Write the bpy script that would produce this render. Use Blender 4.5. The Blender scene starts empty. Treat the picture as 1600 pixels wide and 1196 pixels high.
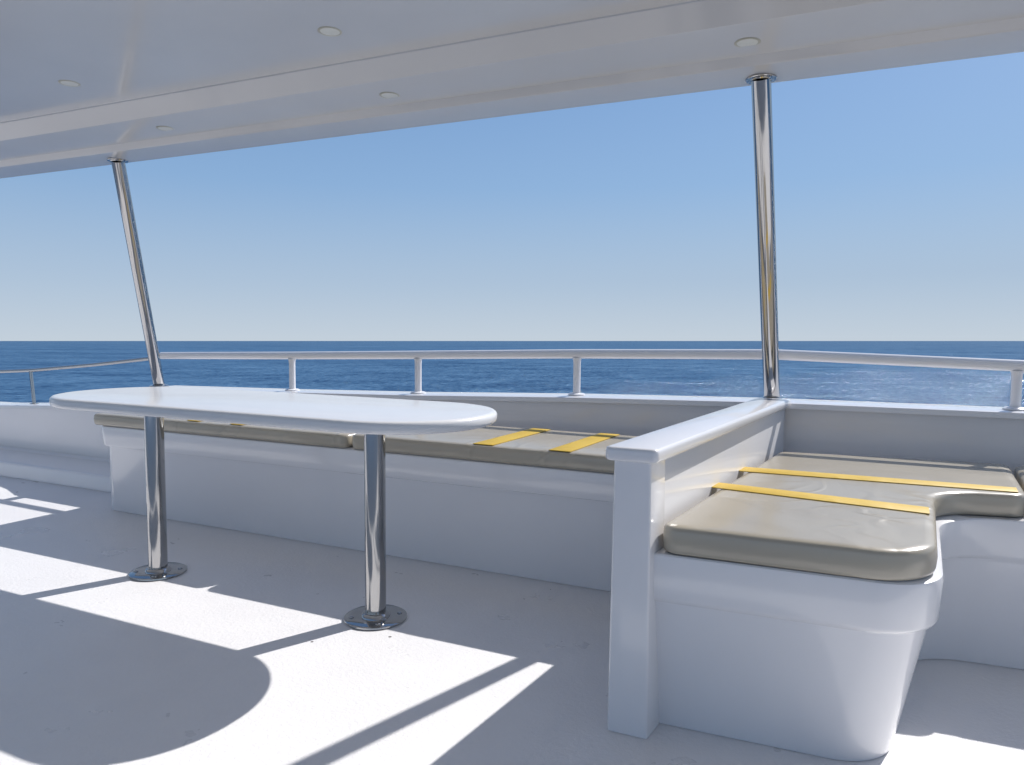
import bpy, bmesh, math, random
from mathutils import Matrix, Vector
random.seed(4)
scene=bpy.context.scene
scene.view_settings.view_transform='Standard'
scene.view_settings.look='None'
scene.view_settings.exposure=0
COL=scene.collection
# ------------------------------------------------------------ helpers
def interp(tab,x):
    if x<=tab[0][0]:
        a,b=tab[0],tab[1]
    elif x>=tab[-1][0]:
        a,b=tab[-2],tab[-1]
    else:
        for a,b in zip(tab,tab[1:]):
            if a[0]<=x<=b[0]: break
    t=(x-a[0])/(b[0]-a[0]); t=max(-0.5,min(1.5,t))
    return a[1]+(b[1]-a[1])*t
def finish(me,angle=35):
    me.validate()
    for p in me.polygons: p.use_smooth=True
    me.set_sharp_from_angle(angle=math.radians(angle))
def mesh_obj(name,verts,faces,mat,origin=(0,0,0),angle=35,recalc=True):
    o=Vector(origin)
    me=bpy.data.meshes.new(name)
    me.from_pydata([tuple(Vector(v)-o) for v in verts],[],faces)
    if recalc:
        bm=bmesh.new(); bm.from_mesh(me); bmesh.ops.recalc_face_normals(bm,faces=bm.faces); bm.to_mesh(me); bm.free()
    finish(me,angle)
    me.materials.append(mat)
    ob=bpy.data.objects.new(name,me); ob.location=o
    COL.objects.link(ob)
    return ob
def thing(ob,label,cat,group=None):
    ob["label"]=label; ob["category"]=cat
    if group: ob["group"]=group
    return ob
def empty(name,loc):
    e=bpy.data.objects.new(name,None); e.location=loc; e.empty_display_size=.1; COL.objects.link(e); return e
def parent(ch,pa):
    ch.parent=pa
    ch.location=Vector(ch.location)-Vector(pa.location)
def round_poly(corners,radii,seg=8):
    n=len(corners); out=[]
    if not hasattr(radii,'__len__'): radii=[radii]*n
    for i in range(n):
        A=Vector(corners[i-1]);P=Vector(corners[i]);B=Vector(corners[(i+1)%n]);r=radii[i]
        if r<=0: out.append((P.x,P.y)); continue
        da=(A-P).normalized(); db=(B-P).normalized()
        ang=da.angle(db)
        d=r/math.tan(ang/2)
        bis=(da+db).normalized(); c=P+bis*(r/math.sin(ang/2))
        s=P+da*d-c; e=P+db*d-c
        tot=s.angle(e); cr=s.x*e.y-s.y*e.x; sg=1 if cr>0 else -1
        for k in range(seg+1):
            a=sg*tot*k/seg
            out.append((c.x+s.x*math.cos(a)-s.y*math.sin(a), c.y+s.x*math.sin(a)+s.y*math.cos(a)))
    return out
def offset(poly,d):
    n=len(poly)
    area=sum(poly[i][0]*poly[(i+1)%n][1]-poly[(i+1)%n][0]*poly[i][1] for i in range(n))
    sg=1 if area>0 else -1
    out=[]
    for i in range(n):
        A=Vector(poly[i-1]);P=Vector(poly[i]);B=Vector(poly[(i+1)%n])
        e1=(P-A).normalized();e2=(B-P).normalized()
        n1=Vector((-e1.y,e1.x))*sg;n2=Vector((-e2.y,e2.x))*sg
        m=(n1+n2)
        if m.length<1e-6: m=n1
        m.normalize(); c=max(.5,m.dot(n1))
        out.append((P.x+m.x*d/c,P.y+m.y*d/c))
    return out
def ring_mesh(rings,capb=True,capt=True,closed=True):
    n=len(rings[0]); V=[];F=[]
    for r in rings: V+=list(r)
    for j in range(len(rings)-1):
        for i in range(n if closed else n-1):
            k=(i+1)%n
            F.append((j*n+i,j*n+k,(j+1)*n+k,(j+1)*n+i))
    if capb: F.append(tuple(range(n))[::-1])
    if capt: F.append(tuple((len(rings)-1)*n+i for i in range(n)))
    return V,F
def join(parts):
    V=[];F=[]
    for v,f in parts:
        o=len(V); V+=list(v); F+=[tuple(i+o for i in q) for q in f]
    return V,F
def tube(pts,r,seg=20,caps=True):
    pts=[Vector(p) for p in pts]; rings=[]
    rr=r if hasattr(r,'__len__') else [r]*len(pts)
    for i,p in enumerate(pts):
        if i==0: t=pts[1]-p
        elif i==len(pts)-1: t=p-pts[i-1]
        else: t=(pts[i+1]-p).normalized()+(p-pts[i-1]).normalized()
        t.normalize()
        ref=Vector((0,0,1)) if abs(t.z)<.9 else Vector((1,0,0))
        u=t.cross(ref).normalized(); w=t.cross(u).normalized()
        rings.append([tuple(p+u*rr[i]*math.cos(2*math.pi*k/seg)+w*rr[i]*math.sin(2*math.pi*k/seg)) for k in range(seg)])
    return ring_mesh(rings,caps,caps)
def lathe(profile,center=(0,0,0),seg=40):
    rings=[[(center[0]+r*math.cos(2*math.pi*k/seg),center[1]+r*math.sin(2*math.pi*k/seg),center[2]+z) for k in range(seg)] for r,z in profile]
    return ring_mesh(rings,True,True)
def slab(poly,z0,z1,b=.004):
    lv=[(b,z0),(b*.3,z0+b*.3),(0,z0+b),(0,z1-b),(b*.3,z1-b*.3),(b,z1)]
    return ring_mesh([[(x,y,z) for x,y in offset(poly,o)] for o,z in lv])
def sweepx(xs,profile_fn):
    rings=[[(x,y,z) for y,z in profile_fn(x)] for x in xs]
    return ring_mesh(rings,True,True)
# ------------------------------------------------------------ materials
def newmat(name):
    m=bpy.data.materials.new(name); m.use_nodes=True
    nt=m.node_tree; b=nt.nodes["Principled BSDF"]
    return m,nt,b
def N(nt,t,**kw):
    n=nt.nodes.new(t)
    for k,v in kw.items():
        if k in n.inputs: n.inputs[k].default_value=v
        else: setattr(n,k,v)
    return n
def ramp(nt,stops):
    r=nt.nodes.new("ShaderNodeValToRGB"); e=r.color_ramp.elements
    while len(e)<len(stops): e.new(.5)
    for i,(p,c) in enumerate(stops):
        e[i].position=p; e[i].color=c if len(c)==4 else (*c,1)
    return r
def noise(nt,scale,detail=4,rough=.5,dist=0,stretch=None,rot=0):
    n=nt.nodes.new("ShaderNodeTexNoise"); n.inputs["Scale"].default_value=scale
    n.inputs["Detail"].default_value=detail; n.inputs["Roughness"].default_value=rough; n.inputs["Distortion"].default_value=dist
    tc=nt.nodes.new("ShaderNodeTexCoord")
    if stretch:
        mp=nt.nodes.new("ShaderNodeMapping"); mp.inputs["Scale"].default_value=stretch; mp.inputs["Rotation"].default_value=(0,0,rot)
        nt.links.new(tc.outputs["Object"],mp.inputs["Vector"]); nt.links.new(mp.outputs[0],n.inputs["Vector"])
    else: nt.links.new(tc.outputs["Object"],n.inputs["Vector"])
    return n
def bump(nt,src,strength,dist,b,prev=None):
    bp=nt.nodes.new("ShaderNodeBump"); bp.inputs["Strength"].default_value=strength; bp.inputs["Distance"].default_value=dist
    nt.links.new(src,bp.inputs["Height"])
    if prev: nt.links.new(prev.outputs[0],bp.inputs["Normal"])
    if b is not None: nt.links.new(bp.outputs[0],b.inputs["Normal"])
    return bp
def gelcoat(name,c1,c2,rough,coat,wob=.05):
    m,nt,b=newmat(name)
    n=noise(nt,1.6,4,.5)
    r=ramp(nt,[(.3,c1),(.7,c2)]); nt.links.new(n.outputs["Fac"],r.inputs[0])
    nt.links.new(r.outputs[0],b.inputs["Base Color"])
    n2=noise(nt,6,3,.5)
    mr=nt.nodes.new("ShaderNodeMapRange"); mr.inputs["To Min"].default_value=rough*.9; mr.inputs["To Max"].default_value=rough*1.12
    nt.links.new(n2.outputs["Fac"],mr.inputs["Value"]); nt.links.new(mr.outputs[0],b.inputs["Roughness"])
    b.inputs["Coat Weight"].default_value=coat; b.inputs["Coat Roughness"].default_value=rough*.35
    n3=noise(nt,2.2,1.5,.4)
    p=bump(nt,n3.outputs["Fac"],wob,.02,b)
    n4=noise(nt,120,2,.5)
    bump(nt,n4.outputs["Fac"],.04,.001,b,p)
    return m
M_white=gelcoat("white_gelcoat",(.78,.77,.785),(.82,.81,.82),.22,.55,.08)
M_table=gelcoat("white_table_gelcoat",(.77,.765,.77),(.80,.795,.80),.24,.3,.03)
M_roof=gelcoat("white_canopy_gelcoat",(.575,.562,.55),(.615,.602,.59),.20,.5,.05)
M_deck,nt,b=newmat("white_deck_paint")
n=noise(nt,1.7,6,.65); r=ramp(nt,[(.3,(.80,.785,.79)),(.7,(.86,.845,.845))]); nt.links.new(n.outputs["Fac"],r.inputs[0])
v=N(nt,"ShaderNodeTexVoronoi"); v.inputs["Scale"].default_value=9.0
tc=nt.nodes.new("ShaderNodeTexCoord"); nt.links.new(tc.outputs["Object"],v.inputs["Vector"])
lt=N(nt,"ShaderNodeMath",operation='LESS_THAN'); lt.inputs[1].default_value=.07; nt.links.new(v.outputs["Distance"],lt.inputs[0])
sp=N(nt,"ShaderNodeSeparateColor"); nt.links.new(v.outputs["Color"],sp.inputs[0])
g=N(nt,"ShaderNodeMath",operation='GREATER_THAN'); g.inputs[1].default_value=.95; nt.links.new(sp.outputs[0],g.inputs[0])
mu=N(nt,"ShaderNodeMath",operation='MULTIPLY'); nt.links.new(lt.outputs[0],mu.inputs[0]); nt.links.new(g.outputs[0],mu.inputs[1])
mx=N(nt,"ShaderNodeMix",data_type='RGBA'); nt.links.new(mu.outputs[0],mx.inputs["Factor"]); nt.links.new(r.outputs[0],mx.inputs[6]); mx.inputs[7].default_value=(.10,.09,.08,1)
nt.links.new(mx.outputs[2],b.inputs["Base Color"])
n2=noise(nt,4,4,.6); mr=nt.nodes.new("ShaderNodeMapRange"); mr.inputs["To Min"].default_value=.22; mr.inputs["To Max"].default_value=.38
nt.links.new(n2.outputs["Fac"],mr.inputs["Value"]); nt.links.new(mr.outputs[0],b.inputs["Roughness"])
n3=noise(nt,60,4,.75); p=bump(nt,n3.outputs["Fac"],.5,.006,b)
n4=noise(nt,3,3,.5); bump(nt,n4.outputs["Fac"],.12,.01,b,p)
M_steel,nt,b=newmat("polished_steel")
b.inputs["Metallic"].default_value=1; b.inputs["Base Color"].default_value=(.46,.455,.45,1)
n=noise(nt,14,4,.6,stretch=(1,1,.15)); mr=nt.nodes.new("ShaderNodeMapRange"); mr.inputs["To Min"].default_value=.06; mr.inputs["To Max"].default_value=.15
nt.links.new(n.outputs["Fac"],mr.inputs["Value"]); nt.links.new(mr.outputs[0],b.inputs["Roughness"])
n=noise(nt,6,2,.5); bump(nt,n.outputs["Fac"],.08,.01,b)
def vinyl(name,c1,c2,rough=.25,wr=.36,spec=.7,coat=.2):
    m,nt,b=newmat(name)
    n=noise(nt,2.5,3,.5); r=ramp(nt,[(.3,c1),(.7,c2)]); nt.links.new(n.outputs["Fac"],r.inputs[0]); nt.links.new(r.outputs[0],b.inputs["Base Color"])
    b.inputs["Roughness"].default_value=rough; b.inputs["Specular IOR Level"].default_value=spec
    b.inputs["Coat Weight"].default_value=coat; b.inputs["Coat Roughness"].default_value=.15
    n=noise(nt,2.3,1.2,.4,dist=.9); p=bump(nt,n.outputs["Fac"],wr,.05,b)
    w=noise(nt,2.6,1.5,.45,dist=1.6)
    s=N(nt,"ShaderNodeMath",operation='SUBTRACT'); s.inputs[1].default_value=.5; nt.links.new(w.outputs["Fac"],s.inputs[0])
    a=N(nt,"ShaderNodeMath",operation='ABSOLUTE'); nt.links.new(s.outputs[0],a.inputs[0])
    cr=N(nt,"ShaderNodeMapRange",interpolation_type='SMOOTHSTEP'); cr.inputs["From Min"].default_value=0; cr.inputs["From Max"].default_value=.085; cr.inputs["To Min"].default_value=1; cr.inputs["To Max"].default_value=0
    nt.links.new(a.outputs[0],cr.inputs["Value"])
    mk=noise(nt,1.3,1,.5); mm_=N(nt,"ShaderNodeMapRange"); mm_.inputs["From Min"].default_value=.42; mm_.inputs["From Max"].default_value=.68; nt.links.new(mk.outputs["Fac"],mm_.inputs["Value"])
    mu_=N(nt,"ShaderNodeMath",operation='MULTIPLY'); nt.links.new(cr.outputs[0],mu_.inputs[0]); nt.links.new(mm_.outputs[0],mu_.inputs[1])
    p=bump(nt,mu_.outputs[0],wr,.008,b,p)
    n=noise(nt,260,2,.5); bump(nt,n.outputs["Fac"],.08,.0008,b,p)
    return m
M_vinyl=vinyl("taupe_vinyl",(.40,.355,.28),(.43,.385,.305))
M_strap=vinyl("yellow_webbing",(.56,.37,.045),(.63,.43,.06),.5,.3,.3,0)
M_lens,nt,b=newmat("frosted_lens"); n=noise(nt,30); r=ramp(nt,[(.3,(.66,.65,.58)),(.7,(.72,.71,.64))]); nt.links.new(n.outputs["Fac"],r.inputs[0]); nt.links.new(r.outputs[0],b.inputs["Base Color"]); b.inputs["Roughness"].default_value=.3
M_ring,nt,b=newmat("cream_lamp_ring"); n=noise(nt,30); r=ramp(nt,[(.3,(.42,.40,.32)),(.7,(.48,.46,.38))]); nt.links.new(n.outputs["Fac"],r.inputs[0]); nt.links.new(r.outputs[0],b.inputs["Base Color"])
BOAT=[]
# ------------------------------------------------------------ deck
V,F=slab([(-12,-6),(6,-6),(6,3.60),(-12,3.60)],-.08,0,.003)
deck=mesh_obj("deck_floor",V,F,M_deck); deck["kind"]="structure"; BOAT.append(deck)
# ------------------------------------------------------------ bulwark
CAP=[(-9,.40),(-6.2,.445),(-5.2,.495),(-4.8,.55),(-4.45,.66),(-3.2,.685),(-2.27,.71),(-1.3,.745),(-.35,.768),(.6,.775),(2,.78),(5,.78)]
capz=lambda x:interp(CAP,x)
xs=[-12+.125*i for i in range(0,145)]
def prof_wall(x):
    z=capz(x)-.03
    return [(3.54,.002),(3.54,z),(3.72,z),(3.80,-3.6),(3.62,-3.6),(3.62,.002)]
bul=empty("stern_bulwark",(-2,3.6,0))
w=mesh_obj("bulwark_wall",*sweepx(xs,prof_wall),M_white,(-2,3.6,0))
def prof_cap(x):
    z=capz(x); r=.012
    return [(3.515,z-.027),(3.515,z-r),(3.519,z-.003),(3.53,z),(3.74,z),(3.751,z-.003),(3.755,z-r),(3.755,z-.027)]
c=mesh_obj("bulwark_cap",*sweepx(xs,prof_cap),M_white,(-2,3.6,0),angle=50)
kx=[-12+.3*i for i in range(0,28)]
k=mesh_obj("waterway_kerb",*sweepx(kx,lambda x:[(3.19,.001),(3.20,.085),(3.204,.096),(3.215,.102),(3.51,.106),(3.525,.112),(3.536,.125),(3.536,.001)]),M_white,(-2,3.6,0),angle=60)
for o in (w,c,k): parent(o,bul)
thing(bul,"low white glossy stern bulwark with flat capping and kerb","boat bulwark"); BOAT.append(bul)
# ------------------------------------------------------------ benches
def bench(name,rings,radii,origin):
    R=[]
    for cs,z in rings: R.append([(x,y,z) for x,y in round_poly(cs,radii,14)])
    V,F=ring_mesh(R); return mesh_obj(name,V,F,M_white,origin,angle=30)
def mb(z,yf,xl): return ([(xl,yf),(-.475,yf+.01),(-.40,3.535),(xl,3.535)],z)
B1=bench("long_bench",[mb(.001,2.885,-3.985),mb(.39,2.80,-3.875),mb(.402,2.795,-3.872),mb(.408,2.775,-3.878),mb(.418,2.770,-3.882),mb(.51,2.762,-3.885),mb(.520,2.766,-3.882),mb(.525,2.775,-3.873)],[.09,0,0,.03],(-2.2,3.2,0))
thing(B1,"long white moulded bench built along the bulwark","bench"); BOAT.append(B1)
def sb(z,o):
    cs=[(-.465,1.905+o*.7),(.215-o,1.935+o*.7),(.275-o,2.735+o*.5),(1.9,2.86+o*.5),(1.9,3.535),(-.265,3.535)]
    return (cs,z)
B2=bench("short_bench",[sb(.001,.088),sb(.355,.024),sb(.366,.020),sb(.374,.008),sb(.384,.003),sb(.485,-.003),sb(.496,-.001),sb(.50,.006)],[0,.16,.22,0,0,0],(.2,2.8,0))
thing(B2,"white moulded bench with rounded corner beside the partition","bench"); BOAT.append(B2)
# ------------------------------------------------------------ partition
part=empty("bench_partition",(-.5,2.2,0))
def px(y): return -.515+.125*(y-1.87)
hw=.052
V,F=ring_mesh([[(x,y,z) for x,y in round_poly([(-.515-hw-e,1.87),(-.515+hw+e,1.872),(px(1.985)+hw+e,1.985),(px(1.985)-hw-e,1.985)],.008,4)] for z,e in [(.001,.004),(.3,.002),(.757,-.002)]])
p1=mesh_obj("end_post",V,F,M_white,(-.5,2.2,0))
V,F=slab([(px(1.987)-.044,1.987),(px(1.987)+.044,1.987),(px(3.512)+.044,3.512),(px(3.512)-.044,3.512)],.001,.757,.002)
p2=mesh_obj("panel",V,F,M_white,(-.5,2.2,0))
cp=round_poly([(-.515-.072,1.845),(-.515+.072,1.847),(px(3.49)+.072,3.51),(px(3.49)-.072,3.51)],[.02,.02,.01,.01],6)
p3=mesh_obj("partition_cap",*ring_mesh([[(x,y,z) for x,y in offset(cp,o)] for o,z in [(.012,.750),(.004,.752),(0,.758),(0,.779),(.003,.785),(.010,.788)]]),M_white,(-.5,2.2,0),angle=50)
for o in (p1,p2,p3): parent(o,part)
thing(part,"white partition with end post and rounded flat cap between benches","partition"); BOAT.append(part)
# ------------------------------------------------------------ cushions
def cushion(name,corners,radii,z0,z1,origin,label):
    pl=round_poly(corners,radii,12)
    lv=[(.010,z0),(.003,z0+.005),(0,z0+.013),(-.002,(z0+z1)/2),(0,z1-.013),(.003,z1-.006),(.009,z1-.001),(.03,z1+.002)]
    V,F=ring_mesh([[(x,y,z) for x,y in offset(pl,o)] for o,z in lv])
    o=mesh_obj(name,V,F,M_vinyl,origin,angle=60)
    thing(o,label,"cushion","taupe vinyl seat cushions"); BOAT.append(o); return o
cushion("seat_cushion",[(-3.895,2.75),(-2.125,2.755),(-2.12,3.36),(-3.855,3.36)],.04,.527,.590,(-3.1,3.05,.5),"long taupe vinyl cushion with yellow straps under the table side")
cushion("seat_cushion",[(-2.105,2.755),(-.475,2.76),(-.43,3.36),(-2.10,3.36)],.04,.527,.594,(-1.35,3.05,.5),"long taupe vinyl cushion with wide yellow straps by the partition")
cushion("seat_cushion",[(-.450,1.905),(.20,1.925),(.262,2.735),(.528,2.79),(.578,3.44),(-.265,3.33)],[.045,.16,.18,.06,.045,.045],.502,.577,(0,2.8,.5),"thick taupe vinyl cushion with notched corner and yellow straps")
cushion("seat_cushion",[(.545,2.82),(1.85,2.87),(1.85,3.46),(.595,3.44)],.05,.502,.574,(1.2,3.1,.5),"taupe vinyl cushion beside the notched one")
def strap(poly,z,origin,label):
    V,F=slab(poly,z,z+.003,.001)
    o=mesh_obj("yellow_strap",V,F,M_strap,origin); thing(o,label,"strap","yellow straps on the cushions"); BOAT.append(o)
for x,w_,z in ((-3.12,.08,.5925),(-2.82,.08,.5925),(-1.415,.095,.5965),(-1.065,.095,.5965)):
    strap([(x-w_/2,2.77),(x+w_/2,2.77),(x+w_/2+.04,3.33),(x-w_/2+.04,3.33)],z,(x,3.1,z),"wide flat yellow strap lying across the long cushion")
strap([(-.42,2.435),(.218,2.36),(.222,2.445),(-.414,2.52)],.5795,(0,2.5,.58),"yellow strap across the notched cushion")
strap([(-.385,2.76),(.505,2.812),(.512,2.890),(-.38,2.85)],.5795,(0,2.9,.58),"yellow strap across the notched cushion")
# ------------------------------------------------------------ table
LX=[-2.75,-1.59]; LY=2.235
tab=empty("deck_table",(-2.17,LY,0))
tp=round_poly([(-3.16,LY-.342),(-1.13,LY-.342),(-1.13,LY+.342),(-3.16,LY+.342)],.33,24)
lv=[(.03,.753),(.010,.755),(.003,.761),(0,.770),(0,.782),(.003,.790),(.010,.795),(.022,.797)]
t1=mesh_obj("tabletop",*ring_mesh([[(x,y,z) for x,y in offset(tp,o)] for o,z in lv]),M_table,(-2.17,LY,0),angle=60)
parent(t1,tab)
for x in LX:
    l=mesh_obj("leg",*lathe([(.039,.012),(.039,.40),(.039,.752)],(x,LY,0)),M_steel,(x,LY,0)); parent(l,tab)
    prt=[lathe([(.116,.001),(.118,.004),(.117,.009),(.111,.012),(.055,.0125),(.052,.02),(.046,.026),(.0405,.027)],(x,LY,0),48)]
    for a in (40,130,220,310):
        cx=x+.090*math.cos(math.radians(a)); cy=LY+.090*math.sin(math.radians(a))
        prt.append(lathe([(.010,.0122),(.010,.0145),(.007,.0165),(.002,.017)],(cx,cy,0),12))
    f=mesh_obj("floor_flange",*join(prt),M_steel,(x,LY,0)); parent(f,tab)
thing(tab,"long white oval deck table on two polished steel legs","table"); BOAT.append(tab)
# ------------------------------------------------------------ roof canopy
RS=.85
def sc(y,z): return (y*RS,1.1+(z-1.1)*RS)
roof=empty("deck_canopy",(-2,2,2.02))
rp=[(3.572,2.203),(3.580,2.212),(3.578,2.240),(3.54,2.250),(3.54,2.52),(-1.8,2.6),(-1.8,2.36),(2.3,2.345),(2.885,2.332),(2.889,2.330),(2.891,2.325),(2.968,2.256),(2.972,2.252),(2.980,2.250),(3.27,2.236),(3.276,2.235),(3.279,2.231),(3.300,2.203),(3.306,2.199),(3.49,2.187),(3.510,2.188),(3.522,2.203)]
rp=[sc(*q) for q in rp]
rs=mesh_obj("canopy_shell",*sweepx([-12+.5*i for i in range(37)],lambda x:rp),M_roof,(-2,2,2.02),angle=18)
parent(rs,roof)
thing(roof,"white glossy moulded canopy with stepped edge and recessed lamps","canopy"); BOAT.append(roof)
def lamp(x,y,z):
    y,z=sc(y,z); x*=RS
    e=empty("ceiling_lamp",(x,y,z))
    r1=mesh_obj("lamp_ring",*lathe([(.043,.006),(.0435,-.0004),(.042,-.0014),(.038,-.0016),(.0355,-.0004)],(x,y,z),32),M_ring,(x,y,z))
    r2=mesh_obj("lamp_lens",*lathe([(.0352,0),(.034,-.0012),(.02,-.0014)],(x,y,z),24),M_lens,(x,y,z))
    parent(r1,e); parent(r2,e); thing(e,"small round recessed ceiling lamp with cream rim","ceiling lamp","recessed lamps in the canopy"); BOAT.append(e)
def zc(y,a,b): return a[1]+(b[1]-a[1])*(y-a[0])/(b[0]-a[0])
for x in (-5.4,-3.74,-2.06,-.34): lamp(x,2.59,zc(2.59,(2.3,2.345),(2.885,2.332)))
for x in (-5.45,-3.71,-2.14,-.43): lamp(x,3.15,zc(3.15,(2.98,2.250),(3.27,2.236)))
# ------------------------------------------------------------ roof posts
def post(b_,t_,lab):
    e=empty("canopy_post",b_); b_=Vector(b_);t_=Vector(t_)
    sh=mesh_obj("post_tube",*tube([b_+Vector((0,0,.004)),b_.lerp(t_,.5),t_],.036,32),M_steel,b_); parent(sh,e)
    f1=mesh_obj("base_flange",*lathe([(.062,.001),(.063,.006),(.058,.010),(.045,.011),(.038,.02)],b_,36),M_steel,b_); parent(f1,e)
    f2=mesh_obj("top_flange",*lathe([(.038,-.010),(.042,-.006),(.054,-.0055),(.056,-.003),(.055,.004)],t_,36),M_steel,t_); parent(f2,e)
    thing(e,lab,"post","polished steel posts holding the canopy"); BOAT.append(e)
ty,tz=sc(3.45,2.1895)
post((-.33,3.60,capz(-.33)),(-.405*RS-.003,ty,tz),"upright polished steel post standing where the partition meets bulwark")
post((-4.38,3.61,capz(-4.38)),(-4.52*RS,ty,tz),"leaning polished steel post on the bulwark behind the table")
# ------------------------------------------------------------ rails
RZ=[(-4.37,.878),(-3.2,.907),(-2.27,.933),(-1.3,.962),(-.33,.982),(.62,.958),(2,.91),(5,.85)]
rz=lambda x:interp(RZ,x)
def rail(x0,x1,n,lab,posts):
    e=empty("white_handrail",(x0,3.62,capz(x0)))
    pts=[(x0+(x1-x0)*i/n,3.62,rz(x0+(x1-x0)*i/n)) for i in range(n+1)]
    r_=mesh_obj("top_rail",*tube(pts,.0245,20),M_white,(x0,3.62,capz(x0))); parent(r_,e)
    for x in posts:
        zb=capz(x); zt=rz(x)-.020
        prf=[(.045,.001),(.045,.007),(.036,.012),(.0205,.014),(.0195,.03),(.0195,zt-zb-.03),(.0205,zt-zb-.014),(.024,zt-zb-.004),(.024,zt-zb)]
        p=mesh_obj("rail_post",*lathe(prf,(x,3.62,zb),24),M_white,(x,3.62,zb)); parent(p,e)
    thing(e,lab,"handrail"); BOAT.append(e)
rail(-4.36,-.334,26,"white tubular handrail on short posts along the bulwark",[-3.2,-2.27,-1.3])
rail(-.332,4.5,20,"white tubular handrail continuing past the steel post",[.62,2.0])
e=empty("steel_handrail",(-5.8,3.62,capz(-5.8)))
tbl=[(-9,.60),(-7,.66),(-5.8,.728),(-5.1,.79),(-4.40,.862)]
r_=mesh_obj("top_rail",*tube([(-9+.23*i,3.62,interp(tbl,-9+.23*i)) for i in range(21)],.0135,16),M_steel,(-5.8,3.62,capz(-5.8))); parent(r_,e)
for x in (-5.78,-7.3):
    zb=capz(x); zt=interp(tbl,x)
    p=mesh_obj("rail_post",*join([tube([(x,3.62,zb),(x-.03,3.62,zt)],.0125,14),lathe([(.03,.001),(.03,.006),(.015,.010)],(x,3.62,zb),20)]),M_steel,(x,3.62,zb)); parent(p,e)
thing(e,"thin polished steel handrail on the lower bulwark","handrail"); BOAT.append(e)
# ------------------------------------------------------------ tilt boat against the horizon
def Rm(yaw,pitch,roll):
    return Matrix.Rotation(math.radians(yaw),3,'Z')@Matrix.Rotation(math.pi/2-math.radians(pitch),3,'X')@Matrix.Rotation(math.radians(roll),3,'Z')
Rb=Rm(24.8,4.34,.5); Rw=Rm(24.8,3.238,0)
T3=Rw@Rb.transposed(); Cc=Vector((0,0,1.1))
T=Matrix.Translation(Cc)@T3.to_4x4()@Matrix.Translation(-Cc)
for o in BOAT:
    o.matrix_world=T@Matrix.Translation(o.location)
# ------------------------------------------------------------ sea
M_sea=bpy.data.materials.new("sea_water"); M_sea.use_nodes=True; nt=M_sea.node_tree; nt.nodes.clear()
out=nt.nodes.new("ShaderNodeOutputMaterial"); df=nt.nodes.new("ShaderNodeBsdfDiffuse"); gl=nt.nodes.new("ShaderNodeBsdfGlossy"); ms=nt.nodes.new("ShaderNodeMixShader")
nA=noise(nt,1.9,6,.78,stretch=(1,.5,1),rot=.3); nB=noise(nt,.15,7,.82); nC=noise(nt,.01,5,.6,stretch=(1,3,1),rot=-.4)
r=ramp(nt,[(.42,(.014,.048,.118)),(.58,(.048,.155,.29))])
m1=N(nt,"ShaderNodeMix",data_type='FLOAT'); m1.inputs["Factor"].default_value=.40; nt.links.new(nA.outputs["Fac"],m1.inputs[2]); nt.links.new(nB.outputs["Fac"],m1.inputs[3])
m2=N(nt,"ShaderNodeMix",data_type='FLOAT'); m2.inputs["Factor"].default_value=.16; nt.links.new(m1.outputs[0],m2.inputs[2]); nt.links.new(nC.outputs["Fac"],m2.inputs[3])
nt.links.new(m2.outputs[0],r.inputs[0]); nt.links.new(r.outputs[0],df.inputs["Color"])
gl.inputs["Roughness"].default_value=.14; gl.inputs["Color"].default_value=(.88,.95,1,1)
fr=N(nt,"ShaderNodeMapRange"); fr.inputs["From Min"].default_value=.44; fr.inputs["From Max"].default_value=.61; fr.inputs["To Min"].default_value=.05; fr.inputs["To Max"].default_value=.44
nt.links.new(m2.outputs[0],fr.inputs["Value"]); nt.links.new(fr.outputs[0],ms.inputs[0])
b1=bump(nt,nA.outputs["Fac"],.8,.22,gl)
nt.links.new(df.outputs[0],ms.inputs[1]); nt.links.new(gl.outputs[0],ms.inputs[2]); nt.links.new(ms.outputs[0],out.inputs[0])
S=60000
me=bpy.data.meshes.new("sea_water"); me.from_pydata([(-S,-S,0),(S,-S,0),(S,S,0),(-S,S,0)],[],[(0,1,2,3)]); me.materials.append(M_sea)
sea=bpy.data.objects.new("sea_water",me); sea.location=(0,0,-3.2); COL.objects.link(sea); sea["kind"]="structure"
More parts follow.
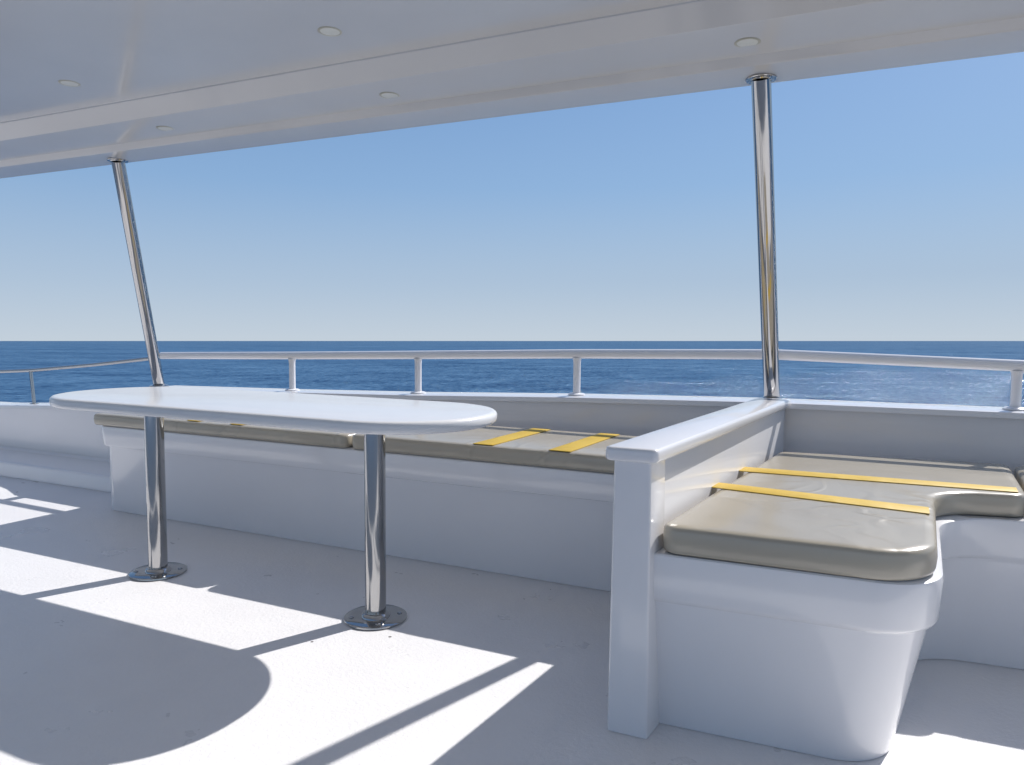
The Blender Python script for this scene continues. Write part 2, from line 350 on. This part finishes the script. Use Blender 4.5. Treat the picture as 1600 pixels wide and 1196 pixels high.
# ------------------------------------------------------------ light
EL=math.radians(41.5)
hd=Vector((.445,.895,0)).normalized()
sd=T3@Vector((hd.x*math.cos(EL),hd.y*math.cos(EL),math.sin(EL)))
sun=bpy.data.lights.new("sun","SUN"); sun.energy=5.0; sun.angle=math.radians(.5); sun.color=(1,.97,.935)
so=bpy.data.objects.new("sun",sun); COL.objects.link(so); so.rotation_euler=sd.to_track_quat('Z','Y').to_euler(); so.location=(3,6,6)
wd=bpy.data.worlds.new("World"); scene.world=wd; wd.use_nodes=True; nt=wd.node_tree
bg=nt.nodes["Background"]; sky=nt.nodes.new("ShaderNodeTexSky"); sky.sky_type='NISHITA'; sky.sun_disc=False
sky.sun_elevation=math.asin(sd.z); sky.sun_rotation=math.atan2(sd.x,sd.y)
sky.altitude=0; sky.air_density=1.0; sky.dust_density=.5; sky.ozone_density=2.0
tc=nt.nodes.new("ShaderNodeTexCoord"); sx=nt.nodes.new("ShaderNodeSeparateXYZ"); nt.links.new(tc.outputs["Generated"],sx.inputs[0])
ST=.12
k=1/ST
grad=ramp(nt,[(0,(.55*k/10,.63*k/10,.71*k/10)),(.07,(.43*k/10,.55*k/10,.695*k/10)),(.2,(.25*k/10,.42*k/10,.68*k/10)),(.36,(.15*k/10,.31*k/10,.61*k/10)),(1,(.10*k/10,.24*k/10,.55*k/10))])
nt.links.new(sx.outputs["Z"],grad.inputs[0])
g10=N(nt,"ShaderNodeVectorMath",operation='SCALE'); g10.inputs["Scale"].default_value=10; nt.links.new(grad.outputs[0],g10.inputs[0])
mr=N(nt,"ShaderNodeMapRange"); mr.inputs["From Min"].default_value=.08; mr.inputs["From Max"].default_value=.5; mr.inputs["To Min"].default_value=1.0; mr.inputs["To Max"].default_value=.35
nt.links.new(sx.outputs["Z"],mr.inputs["Value"])
mm=N(nt,"ShaderNodeMix",data_type='RGBA'); nt.links.new(mr.outputs[0],mm.inputs["Factor"]); nt.links.new(sky.outputs[0],mm.inputs[6]); nt.links.new(g10.outputs[0],mm.inputs[7])
nt.links.new(mm.outputs[2],bg.inputs[0]); bg.inputs[1].default_value=ST
# ------------------------------------------------------------ camera
cd=bpy.data.cameras.new("camera"); cd.sensor_width=36; cd.lens=36*1149/1600; cd.clip_end=200000; cd.clip_start=.02
co=bpy.data.objects.new("camera",cd); co.matrix_world=Matrix.Translation(Cc)@Rw.to_4x4(); COL.objects.link(co); scene.camera=co
